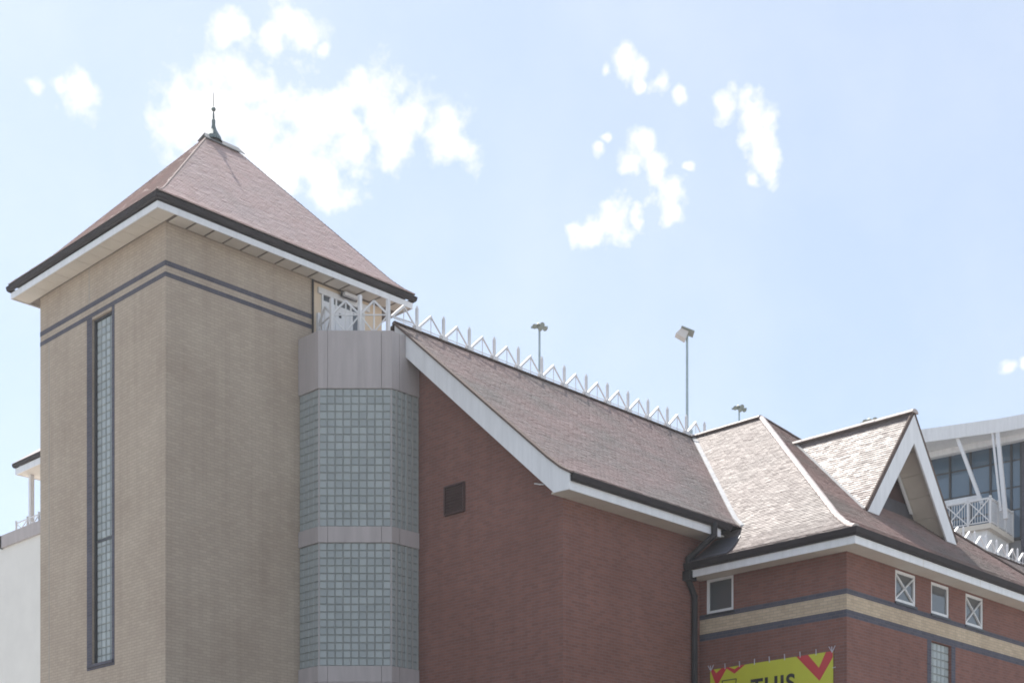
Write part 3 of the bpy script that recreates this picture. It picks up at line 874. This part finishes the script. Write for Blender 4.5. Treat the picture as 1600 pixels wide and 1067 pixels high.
def window(parent, axis, c, a0, a1, z0, z1, cross=False, depth=0.09, glass='pane', blind=False):
    """frame, pane, sill and, where there is one, a white X brace; axis is the wall's normal axis"""
    def bx(m, p, q, d0, d1, y0, y1):
        if axis == 'x': m.box(c + d0, c + d1, p, q, y0, y1)
        else: m.box(p, q, c + d0, c + d1, y0, y1)
    m = MB(); w = 0.07
    bx(m, a0 + .002, a0 + w, depth - .07, depth, z0 + .002, z1 - .002); bx(m, a1 - w, a1 - .002, depth - .07, depth, z0 + .002, z1 - .002)
    bx(m, a0 + w, a1 - w, depth - .07, depth, z1 - w, z1 - .002); bx(m, a0 + w, a1 - w, depth - .07, depth, z0 + .002, z0 + w + .02)
    fr = part('window', m, 'white', parent)
    m = MB(); bx(m, a0 + w, a1 - w, depth - .03, depth - .02, z0 + w + .02, z1 - w); part('pane', m, glass, fr)
    m = MB(); bx(m, a0 - .03, a1 + .03, -.035, depth, z0 - .06, z0); part('sill', m, 'darkframe', fr)
    if blind:
        m = MB(); bx(m, a0 + w, a1 - w, depth + .0, depth + .02, z0 + .05, z1 - .05); part('blind', m, 'blind', fr)
    if cross:
        for s in (0, 1):
            zz = (z0 + w, z1 - w) if s == 0 else (z1 - w, z0 + w)
            m = MB(); m.beam((a0 + w * .5, c + depth - .052, zz[0]), (a1 - w * .5, c + depth - .052, zz[1]), 0.045, 0.03, (0, 0, 1)); part('cross_brace', m, 'white', fr)
    return fr
for i, (a0, a1, z0, z1) in enumerate(winsF): window(wing, 'y', WV, a0, a1, z0, z1, cross=(i in (0, 2)))
window(wing, 'x', WU, winL[0], winL[1], winL[2], ZS, depth=0.08)
# glass block panel under the band
gb = MB(); gb.box(35.402, 36.458, WV + .10, WV + .128, 5.602, 9.283)
gw = part('block_window', gb, 'mortar', wing)
nr = 18; ph = (9.283 - 5.602) / nr
blocks(gw, block_mesh(1.056 / 5 - .012, ph - .014), (35.402, WV + .10), (36.458, WV + .10), 5.602, 5, nr, ph)
# eaves
pW = [(WFU, HV - .02), (WFU, WFV), (2 * WRU - WFU, WFV), (2 * WRU - WFU, HV)]
s = MB(); s.box(WFU + .02, 2 * WRU - WFU - .02, WFV + .02, HV - .02, ZS + .04, ZS + .06)
soff = part('soffit', s, 'soffit', wing)
soffit_run(soff, 'x', WFV + .03, WV - .004, WU, 2 * WRU - WFU - .05, ZS, 1.2)
soffit_run(soff, 'y', WFU + .03, WU - .004, WFV + .03, HV - .03, ZS, 1.2)
m = MB(); m.sweep(pW, [(0, ZS - .03), (0, ZS + .16), (-.03, ZS + .16), (-.03, ZS - .03)][::-1]); part('fascia', m, 'white', wing)
m = MB(); m.sweep(pW, GUT2(ZS + .165)[::-1]); part('gutter', m, 'gutter', wing)
for x in (33.9, 36.9, 39.9): pbox('fascia_joint', 'soffit', wing, x, x + .012, WFV - .003, WFV + .01, ZS - .028, ZS + .158)
# main hipped roof
rl = lambda t: [(0, 0)]
def wl_rng(t):
    z = float(np.interp(t, [p[0] for p in wl], [p[1] for p in wl]))
    vmax = hv(z) if z > HZ0 else HV - .05
    return [(t / (WRU - WEU) * (WAV - WEV), vmax - WEV)]
def wf_rng(t):
    k = t / (WAV - WEV) * (WRU - WEU)
    return [(k, WEU2 - WEU - k)]
def wr_rng(t):
    (a, b), = wl_rng(t); return [(a, b)]
rm = MB()
deck_rows(rm, (WEU, WEV), (0, 1), (1, 0), wl, wl_rng)
deck_rows(rm, (WEU, WEV), (1, 0), (0, 1), wf, wf_rng)
deck_rows(rm, (WEU2, WEV), (0, 1), (-1, 0), wl, wr_rng)
wroof = part('roof', rm, 'under', wing)
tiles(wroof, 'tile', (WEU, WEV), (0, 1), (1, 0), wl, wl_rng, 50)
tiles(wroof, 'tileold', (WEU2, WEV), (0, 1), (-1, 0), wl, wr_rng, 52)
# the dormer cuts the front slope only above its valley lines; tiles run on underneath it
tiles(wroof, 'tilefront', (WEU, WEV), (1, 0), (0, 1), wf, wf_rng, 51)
cap_tiles(wroof, 'hip_tile', hip_line(WEU, WEV, WRU, WAV, WZ0, WZ1, WKICK), 0.09, 0.42)
cap_tiles(wroof, 'hip_tile', hip_line(WEU2, WEV, WRU, WAV, WZ0, WZ1, WKICK), 0.09, 0.36, 'under')
cap_tiles(wroof, 'ridge_tile', [(WRU, WAV, WZ1), (WRU, RV + .1, WZ1)], 0.16, 0.4, squash=.5)
# valley gutter against the hall roof
m = MB()
zs_ = np.linspace(HZ0 + .03, WZ1 - .05, 14)
vl = [(wu(z), hv(z), z) for z in zs_]
for a, b in zip(vl, vl[1:]):
    a = Vector(a); b = Vector(b); d = (b - a).normalized(); sd_ = d.cross(Vector((0, 0, 1))).normalized()
    m.hexa([a + sd_ * -.02, a + sd_ * .13, b + sd_ * .13, b + sd_ * -.02], [a + sd_ * -.02 + Vector((0, 0, .075)), a + sd_ * .13 + Vector((0, 0, .09)), b + sd_ * .13 + Vector((0, 0, .09)), b + sd_ * -.02 + Vector((0, 0, .075))])
part('valley_lining', m, 'leadpale', wroof)
m = MB()                                        # lead sheet at the hall gutter, widened and dark to stand in for eave shadow
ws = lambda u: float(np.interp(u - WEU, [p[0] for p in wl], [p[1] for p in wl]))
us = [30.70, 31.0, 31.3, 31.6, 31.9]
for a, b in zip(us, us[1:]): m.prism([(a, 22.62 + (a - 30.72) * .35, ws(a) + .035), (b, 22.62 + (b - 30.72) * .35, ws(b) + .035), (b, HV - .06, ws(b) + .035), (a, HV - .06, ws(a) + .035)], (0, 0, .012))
part('lead_and_eave_shade', m, 'lead', wroof)

# dormer
DU, DV, DZ, DF = 37.70, 21.34, 16.25, 13.05     # ridge X, gable plane, ridge height, foot height
DH = 2.44                                       # half width at the feet
wfz = lambda v: float(np.interp(v - WEV, [p[0] for p in wf], [p[1] for p in wf]))
wfv = lambda z: WEV + float(np.interp(z, [p[1] for p in wf], [p[0] for p in wf]))
dormer = MB()
slope = (DZ - DF) / DH
TH = 0.22
for s_ in (-1, 1):
    dormer.hexa([(DU, DV - .02, DZ - .012), (DU + s_ * DH, DV - .02, DF - .012), (DU + s_ * DH, wfv(DF) + .05, DF - .012), (DU, wfv(DZ) + .05, DZ - .012)],
                [(DU, DV - .02, DZ - .05), (DU + s_ * DH, DV - .02, DF - .05), (DU + s_ * DH, wfv(DF) + .05, DF - .05), (DU, wfv(DZ) + .05, DZ - .05)])
dorm = part('dormer', dormer, 'under', wing)
dpr = [(0, DF), (DH, DZ)]
dz_t = lambda t: DF + slope * t
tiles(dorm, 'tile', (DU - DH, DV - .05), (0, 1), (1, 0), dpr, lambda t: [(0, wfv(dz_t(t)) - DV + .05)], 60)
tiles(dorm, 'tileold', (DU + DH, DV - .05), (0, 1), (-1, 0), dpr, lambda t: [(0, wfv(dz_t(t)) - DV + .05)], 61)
cap_tiles(dorm, 'ridge_tile', [(DU, DV - .10, DZ), (DU, wfv(DZ) + .1, DZ)], 0.17, 0.4, squash=.6)
BW = 0.80                                       # vertical depth of the dormer barge boards
for s_ in (-1, 1):
    m = MB()
    m.prism([(DU, DV - .06, DZ - .05), (DU + s_ * DH, DV - .06, DF - .05), (DU + s_ * (DH - BW / slope * .92), DV - .06, DF - .05), (DU, DV - .06, DZ - .05 - BW)], (0, .05, 0))
    part('barge_board', m, 'white', dorm)
    m = MB()
    m.beam((DU + s_ * .0, DV - .03, DZ + .0), (DU + s_ * (DH + .02), DV - .03, DF + .0), .16, .045, (0, 1, 0)); part('verge', m, 'under', dorm)
    for k in range(6):                          # boarded underside of the deep overhang
        f0, f1 = k / 6 + .004, (k + 1) / 6 - .004
        xa, xb = DU + s_ * DH * f0, DU + s_ * DH * f1
        za, zb = DZ - (DZ - DF) * f0 - .42, DZ - (DZ - DF) * f1 - .42
        m = MB(); m.prism([(xa, DV - .005, za), (xb, DV - .005, zb), (xb, DV + 1.5, zb), (xa, DV + 1.5, za)], (0, 0, .03)); part('soffit_board', m, 'soffit', dorm)
RB = DV + 0.88                                  # recessed back wall
zt = DZ - .45
m = MB(); m.prism([(DU, RB, zt), (DU - 1.9, RB, zt - slope * 1.9), (DU + 1.9, RB, zt - slope * 1.9)], (0, .05, 0)); part('louvre_backing', m, 'louvre', dorm)
for k in range(14):
    z = zt - .18 - k * 0.085
    hw_ = (zt - z) / slope - .05
    if hw_ < .06 or z < 14.15: continue
    m = MB(); m.prism([(DU - hw_, RB - .004, z), (DU - hw_, RB - .05, z - .035), (DU - hw_, RB - .05, z - .02), (DU - hw_, RB - .004, z + .015)], (2 * hw_, 0, 0)); part('slat', m, 'louvre', dorm)
hw2 = (zt - 14.08) / slope
m = MB(); m.prism([(DU - hw2, RB - .03, 14.1), (DU - hw2 - .4, RB - .03, 13.55), (DU + hw2 + .4, RB - .03, 13.55), (DU + hw2, RB - .03, 14.1)], (0, .028, 0)); part('lead_apron', m, 'lead', dorm)
for s_ in (-1, 1):
    m = MB(); m.prism([(DU + s_ * .0, RB - .09, zt - .04), (DU + s_ * 1.45, RB - .09, zt - .04 - slope * 1.45), (DU + s_ * 1.30, RB - .09, zt - .04 - slope * 1.45), (DU, RB - .09, zt - .26)], (0, .04, 0)); part('inner_trim', m, 'white', dorm)
for s_ in (-1, 1):                              # dormer valleys
    m = MB(); a = Vector((DU + s_ * (DH + .02), wfv(DF) - .0, DF + .03)); b = Vector((DU + s_ * .02, wfv(DZ), DZ + .03))
    m.beam(a, b, .10, .05); part('valley_lining', m, 'leadpale', dorm)

# ================================================================== banner on the wing
ban = thing('banner', (WU - .03, 21.7, 6.2), 'yellow vinyl banner with red zigzags and black lettering on the red wall', 'banner')
XB = WU - 0.035
m = MB(); m.box(XB, XB + .006, 19.845, 23.556, 6.2, 8.51); part('sheet', m, 'yellow', ban)
def flat(name, pts, mat, off=0.004):
    m = MB(); m.prism([(XB - off, y, z) for y, z in pts], (0.002, 0, 0)); return part(name, m, mat, ban)
flat('red_zigzag', [(23.55, 8.508), (23.35, 8.05), (23.03, 8.48), (22.78, 8.32), (22.45, 8.508), (22.62, 8.508), (22.78, 8.43), (22.95, 8.508), (23.2, 8.508), (23.36, 8.40), (23.44, 8.508)], 'bred')
flat('red_chevron', [(20.90, 8.508), (20.23, 7.83), (19.85, 8.36), (19.85, 8.508), (20.05, 8.508), (20.245, 8.15), (20.56, 8.508)], 'bred')
for a, b in (((23.17, 8.18), (22.72, 8.18)), ((22.72, 8.18), (22.80, 7.70)), ((23.17, 8.18), (23.10, 7.70)), ((23.10, 7.70), (22.80, 7.70))):
    m = MB(); m.beam((XB - .005, a[0], a[1]), (XB - .005, b[0], b[1]), .004, .022, (0, 0, 1) if a[1] == b[1] else (0, 1, 0)); part('outline', m, 'bblack', ban)
fc = bpy.data.curves.new('lettering', 'FONT'); fc.body = 'THIS'; fc.size = 0.60; fc.extrude = 0.0015; fc.offset = 0.016; fc.space_character = 1.12; fc.align_x = 'CENTER'
tmp = bpy.data.objects.new('lettering_tmp', fc); col.objects.link(tmp)
dg = bpy.context.evaluated_depsgraph_get()
lme = bpy.data.meshes.new_from_object(tmp.evaluated_get(dg)); bpy.data.objects.remove(tmp)
lme.materials.clear(); lme.materials.append(M['bblack'])
lme.transform(Matrix(((0, 0, 1, XB - .006), (-1, 0, 0, 21.60), (0, 1, 0, 7.68), (0, 0, 0, 1))))
part('lettering', lme, 'bblack', ban)
for k in range(9):
    y = 19.87 + (23.53 - 19.87) * k / 8
    m = MB(); m.beam((XB - .004, y, 8.47), (XB - .004, y + random.uniform(-.02, .02), 8.62), .016, .016)
    if k in (0, 8):
        for s_ in (-1, 1): m.beam((XB - .008, y, 8.48), (XB - .008, y + s_ * .09, 8.63), .014, .014, (1, 0, 0))
    part('cable_tie', m, 'cord', ban)
for z in (8.1, 7.5, 6.9):
    m = MB(); m.beam((XB - .004, 19.86, z), (XB - .004, 19.77, z + .01), .014, .014); part('cable_tie', m, 'cord', ban)

# ================================================================== floodlights on the roof
def cluster_light(loc, h, label, s=1.0):
    t = thing('floodlight', loc, label, 'floodlight', 'floodlights on poles behind the ridge')
    x, y, z = loc
    m = MB(); m.cyl((x, y, z), (x, y, z + h), .045, .035, 8); part('pole', m, 'galv', t)
    m = MB(); m.beam((x - .35 * s, y + .35 * s, z + h), (x + .35 * s, y - .35 * s, z + h), .06, .06); part('crossbar', m, 'galv', t)
    for k, (dx, dz, tilt) in enumerate(((-.30, .10, .5), (-.08, .20, .9), (.14, .12, .2), (.30, .0, .7), (0.02, -.05, .4))):
        cx, cy, cz = x + dx * s * .72, y - dx * s * .72, z + h + dz * s
        m = MB(); d = Vector((-.5, -.6, -tilt)).normalized()
        m.cyl(Vector((cx, cy, cz)), Vector((cx, cy, cz)) + d * .22 * s, .07 * s, .15 * s, 8); part('lamp_head', m, 'lamp', t)
    return t
cluster_light((34.76, 33.0, 17.0), 4.15, 'small cluster of lamp heads on a thin pole, left of the tallest pole', .55)
cluster_light((49.75, 36.0, 17.0), 6.05, 'small cluster of lamp heads just above the wing ridge', .62)
cluster_light((54.86, 33.0, 17.0), 5.98, 'lamp cluster peeping over the dormer ridge', .9)
t = thing('floodlight', (38.62, 30.9, 16.9), 'tall thin pole with one tilted square floodlight beside the ridge', 'floodlight', 'floodlights on poles behind the ridge')
x, y, z = 38.98, 30.3, 17.0
t.location = (x, y, z); WM[t.name] = Matrix.Translation((x, y, z))
m = MB(); m.cyl((x, y, z), (x, y, 21.35), .05, .04, 8); part('pole', m, 'galv', t)
rr = Vector((0.7018, -0.7124, 0)); ff = Vector((0.7124, 0.7018, 0)); p0 = Vector((x, y, 21.32))
def head(poly, d0, d1): m = MB(); m.prism([p0 + rr * a + ff * d0 + Vector((0, 0, b)) for a, b in poly], ff * (d1 - d0)); return m
part('lamp_head', head([(-.39, .02), (-.21, .19), (.03, .08), (-.07, -.17)], -.2, .15), 'lens', t)
part('lamp_hood', head([(-.22, .20), (-.20, .24), (.22, .07), (.21, .03)], -.26, .22), 'lamp', t)
m = MB(); m.box(x + .05, x + .17, y - .1, y + .02, 17.75, 18.25); part('control_box', m, 'galv', t)

# ================================================================== stadium stand behind, right
SK = Vector((65.672, 33.082, 0)); S1 = Vector((-0.132, 0.991, 0)); S2 = Vector((0.991, 0.132, 0))
tfS = lambda a, b, z: tuple(SK + S1 * a + S2 * b + Vector((0, 0, z)))
stand = thing('stadium_stand', tuple(SK + S2 * 8), 'white and glass stadium stand with raked columns and a balcony behind the dormer', 'building')
def sb(name, mat, parent, *b):
    m = MB(tfS); m.box(*b); return part(name, m, mat, parent)
GB = 3.3
body = sb('wall', 'render', stand, -9, -0.35, GB + .02, 16, 0, 25.9)
sb('core', 'hall_panel', stand, -0.35, 10, GB + .25, 16, 0, 25.9)
glz = sb('curtain_wall', 'darkframe', stand, -0.35, 10, GB + .06, GB + .25, 20.9, 25.9)
mull = [-0.35, 0.13, 1.16, 2.16, 3.2, 4.2, 5.2, 6.2, 7.2]
rows = [20.95, 22.35, 23.45, 24.76, 25.86]
for a0, a1 in zip(mull, mull[1:]):
    for z0, z1 in zip(rows, rows[1:]):
        m = MB(tfS); m.box(a0 + .045, a1 - .045, GB + .045, GB + .062, z0 + .04, z1 - .04); part('pane', m, 'bluepane', glz)
for a in mull: sb('mullion', 'darkframe', glz, a - .045, a + .045, GB - .05, GB + .06, 20.9, 25.9)
sb('brick_pier', 'blue', stand, -1.6, -0.36, GB - .05, GB + .02, 0, 25.9)
rf = MB(tfS)
rf.hexa([(12, -1.6, 25.55), (3.1, 0.5, 25.55), (-0.05, 1.17, 25.55), (-9, 1.8, 25.55), (-9, 16, 26.0), (12, 16, 26.0)], [(12, -1.6, 26.2), (3.1, 0.5, 26.2), (-0.05, 1.17, 26.2), (-9, 1.8, 26.2), (-9, 16, 26.9), (12, 16, 26.9)])
sroof = part('roof', rf, 'white', stand)
m = MB(tfS); m.hexa([(12, 2.2, 25.3), (-9, 2.0, 25.3), (-9, 2.35, 25.3), (12, 2.55, 25.3)], [(12, 2.2, 25.6), (-9, 2.0, 25.6), (-9, 2.35, 25.6), (12, 2.55, 25.6)]); part('ring_beam', m, 'white', sroof)
for (a0, b0, z0), (a1, b1, z1), w_ in (((0.62, .6, 22.1), (1.95, .95, 25.6), .16), ((-0.28, .6, 21.6), (0.33, 1.2, 25.6), .10), ((-0.52, .6, 21.2), (0.10, 1.25, 25.6), .18)):
    m = MB(tfS); m.beam((a0, b0, z0), (a1, b1, z1), w_, w_ * .8, (0, 1, 0)); part('raked_column', m, 'steel', stand)
slab = sb('balcony_slab', 'soffit', stand, 0, 9, 0, GB, 20.75, 20.99)
sb('balcony_skirt', 'white', stand, 0.25, 9, 0.25, GB, 17, 20.75)
br = MB(tfS)
br.box(0, 9, 0, .06, 22.12, 22.20); br.box(0, .06, .06, GB, 22.12, 22.20); br.box(0, 9, 0.01, .05, 21.05, 21.10); br.box(0.01, .05, .06, GB, 21.05, 21.10)
bro = part('balcony_railing', br, 'steel', stand)
for a in [0.03, 1.1, 2.2, 3.3, 4.4]: sb('post', 'steel', bro, a - .05, a + .05, 0, .08, 20.99, 22.28)
for b in [1.1, 2.2, 3.25]: sb('post', 'steel', bro, 0, .08, b - .05, b + .05, 20.99, 22.28)
for a in np.arange(0.14, 4.4, 0.125): sb('baluster', 'steel', bro, a - .012, a + .012, .045, .07, 21.1, 22.12)
for b in np.arange(0.16, 3.2, 0.125): sb('baluster', 'steel', bro, .045, .07, b - .012, b + .012, 21.1, 22.12)
for k, (a0, a1) in enumerate(((0.08, 1.05), (1.15, 2.15), (2.25, 3.25))):
    for s_ in (0, 1):
        m = MB(tfS); zz = (21.1, 22.12) if s_ == 0 else (22.12, 21.1); m.beam((a0, -.01, zz[0]), (a1, -.01, zz[1]), .05, .04, (0, 1, 0)); part('cross_brace', m, 'steel', bro)
sb('parapet_board', 'white', stand, 1.0, 9, 1.2, 1.3, 22.45, 22.75)

# ================================================================== far tower behind, left
far = thing('far_tower', (32, 50, 0), 'pale rendered tower top with tiled eave and open balcony, behind the tan tower', 'tower')
FX0 = 27.35
pbox('wall', 'render', far, FX0, 37, 44, 54.75, 0, 16.62)
pbox('side_wall', 'render', far, FX0 + .06, 37, 54.75, 58, 0, 16.9)
pbox('parapet', 'concrete', far, FX0 - .10, FX0 + .15, 44, 54.86, 16.62, 17.10)
m = MB(); m.box(FX0 - .10, 37, 54.70, 54.86, 16.62, 17.10); part('parapet', m, 'concrete', far)
pbox('balcony_floor', 'concrete', far, FX0, 37, 44, 54.7, 16.62, 16.70)
pbox('core_wall', 'cream', far, 30.5, 37, 44, 52.0, 16.7, 19.5)
pbox('soffit', 'soffit', far, 27.72, 37, 44, 54.42, 19.52, 19.60)
prect = [(27.70, 44), (27.70, 54.44), (37, 54.44)][::-1]
m = MB(); m.sweep(prect, [(0, 19.50), (0, 19.74), (-.03, 19.74), (-.03, 19.50)][::1] if False else [(0, 19.50), (0, 19.74), (-.03, 19.74), (-.03, 19.50)]); part('fascia', m, 'white', far)
m = MB(); m.sweep(prect, GUT(19.74)); part('gutter', m, 'gutter', far)
m = MB()
apx = (33, 49, 24.2)
for a, b in (((27.6, 44), (27.6, 54.54)), ((27.6, 54.54), (38, 54.54))): m.face([(a[0], a[1], 19.92), (b[0], b[1], 19.92), apx])
frf = part('roof', m, 'tileold', far)
m = MB(); m.box(28.10, 28.26, 53.98, 54.14, 16.7, 19.52); part('post', m, 'steel', far)
m = MB(); m.beam((27.75, 44, 17.62), (27.75, 54.5, 17.62), .04, .04)
fr_ = part('balcony_railing', m, 'steel', far)
for k in range(8):
    y = 54.45 - k * .9
    m = MB(); m.box(27.72, 27.78, y - .03, y + .03, 17.1, 17.72); part('post', m, 'steel', fr_)
    for s_ in (0, 1):
        zz = (17.12, 17.6) if s_ else (17.6, 17.12)
        m = MB(); m.beam((27.75, y, zz[0]), (27.75, y - .9, zz[1]), .03, .03); part('brace', m, 'steel', fr_)

# ================================================================== haze box added to lift the darks like lens glare
mh = bpy.data.materials.new('haze'); mh.use_nodes = True
hn = mh.node_tree.nodes; hn.remove(hn['Principled BSDF'])
pv = hn.new('ShaderNodeVolumePrincipled')
pv.inputs['Color'].default_value = (0.93, 0.96, 1.0, 1); pv.inputs['Density'].default_value = HAZE; pv.inputs['Anisotropy'].default_value = 0.45
mh.node_tree.links.new(pv.outputs[0], hn['Material Output'].inputs['Volume'])
hb = MB(); hb.box(-6, 92, -8, 72, -1.3, 28.5)
me = hb.mesh('haze'); me.materials.append(mh)
hz_o = link('haze', me); hz_o['kind'] = 'stuff'; hz_o['label'] = 'added faint haze that stands in for lens veiling glare'
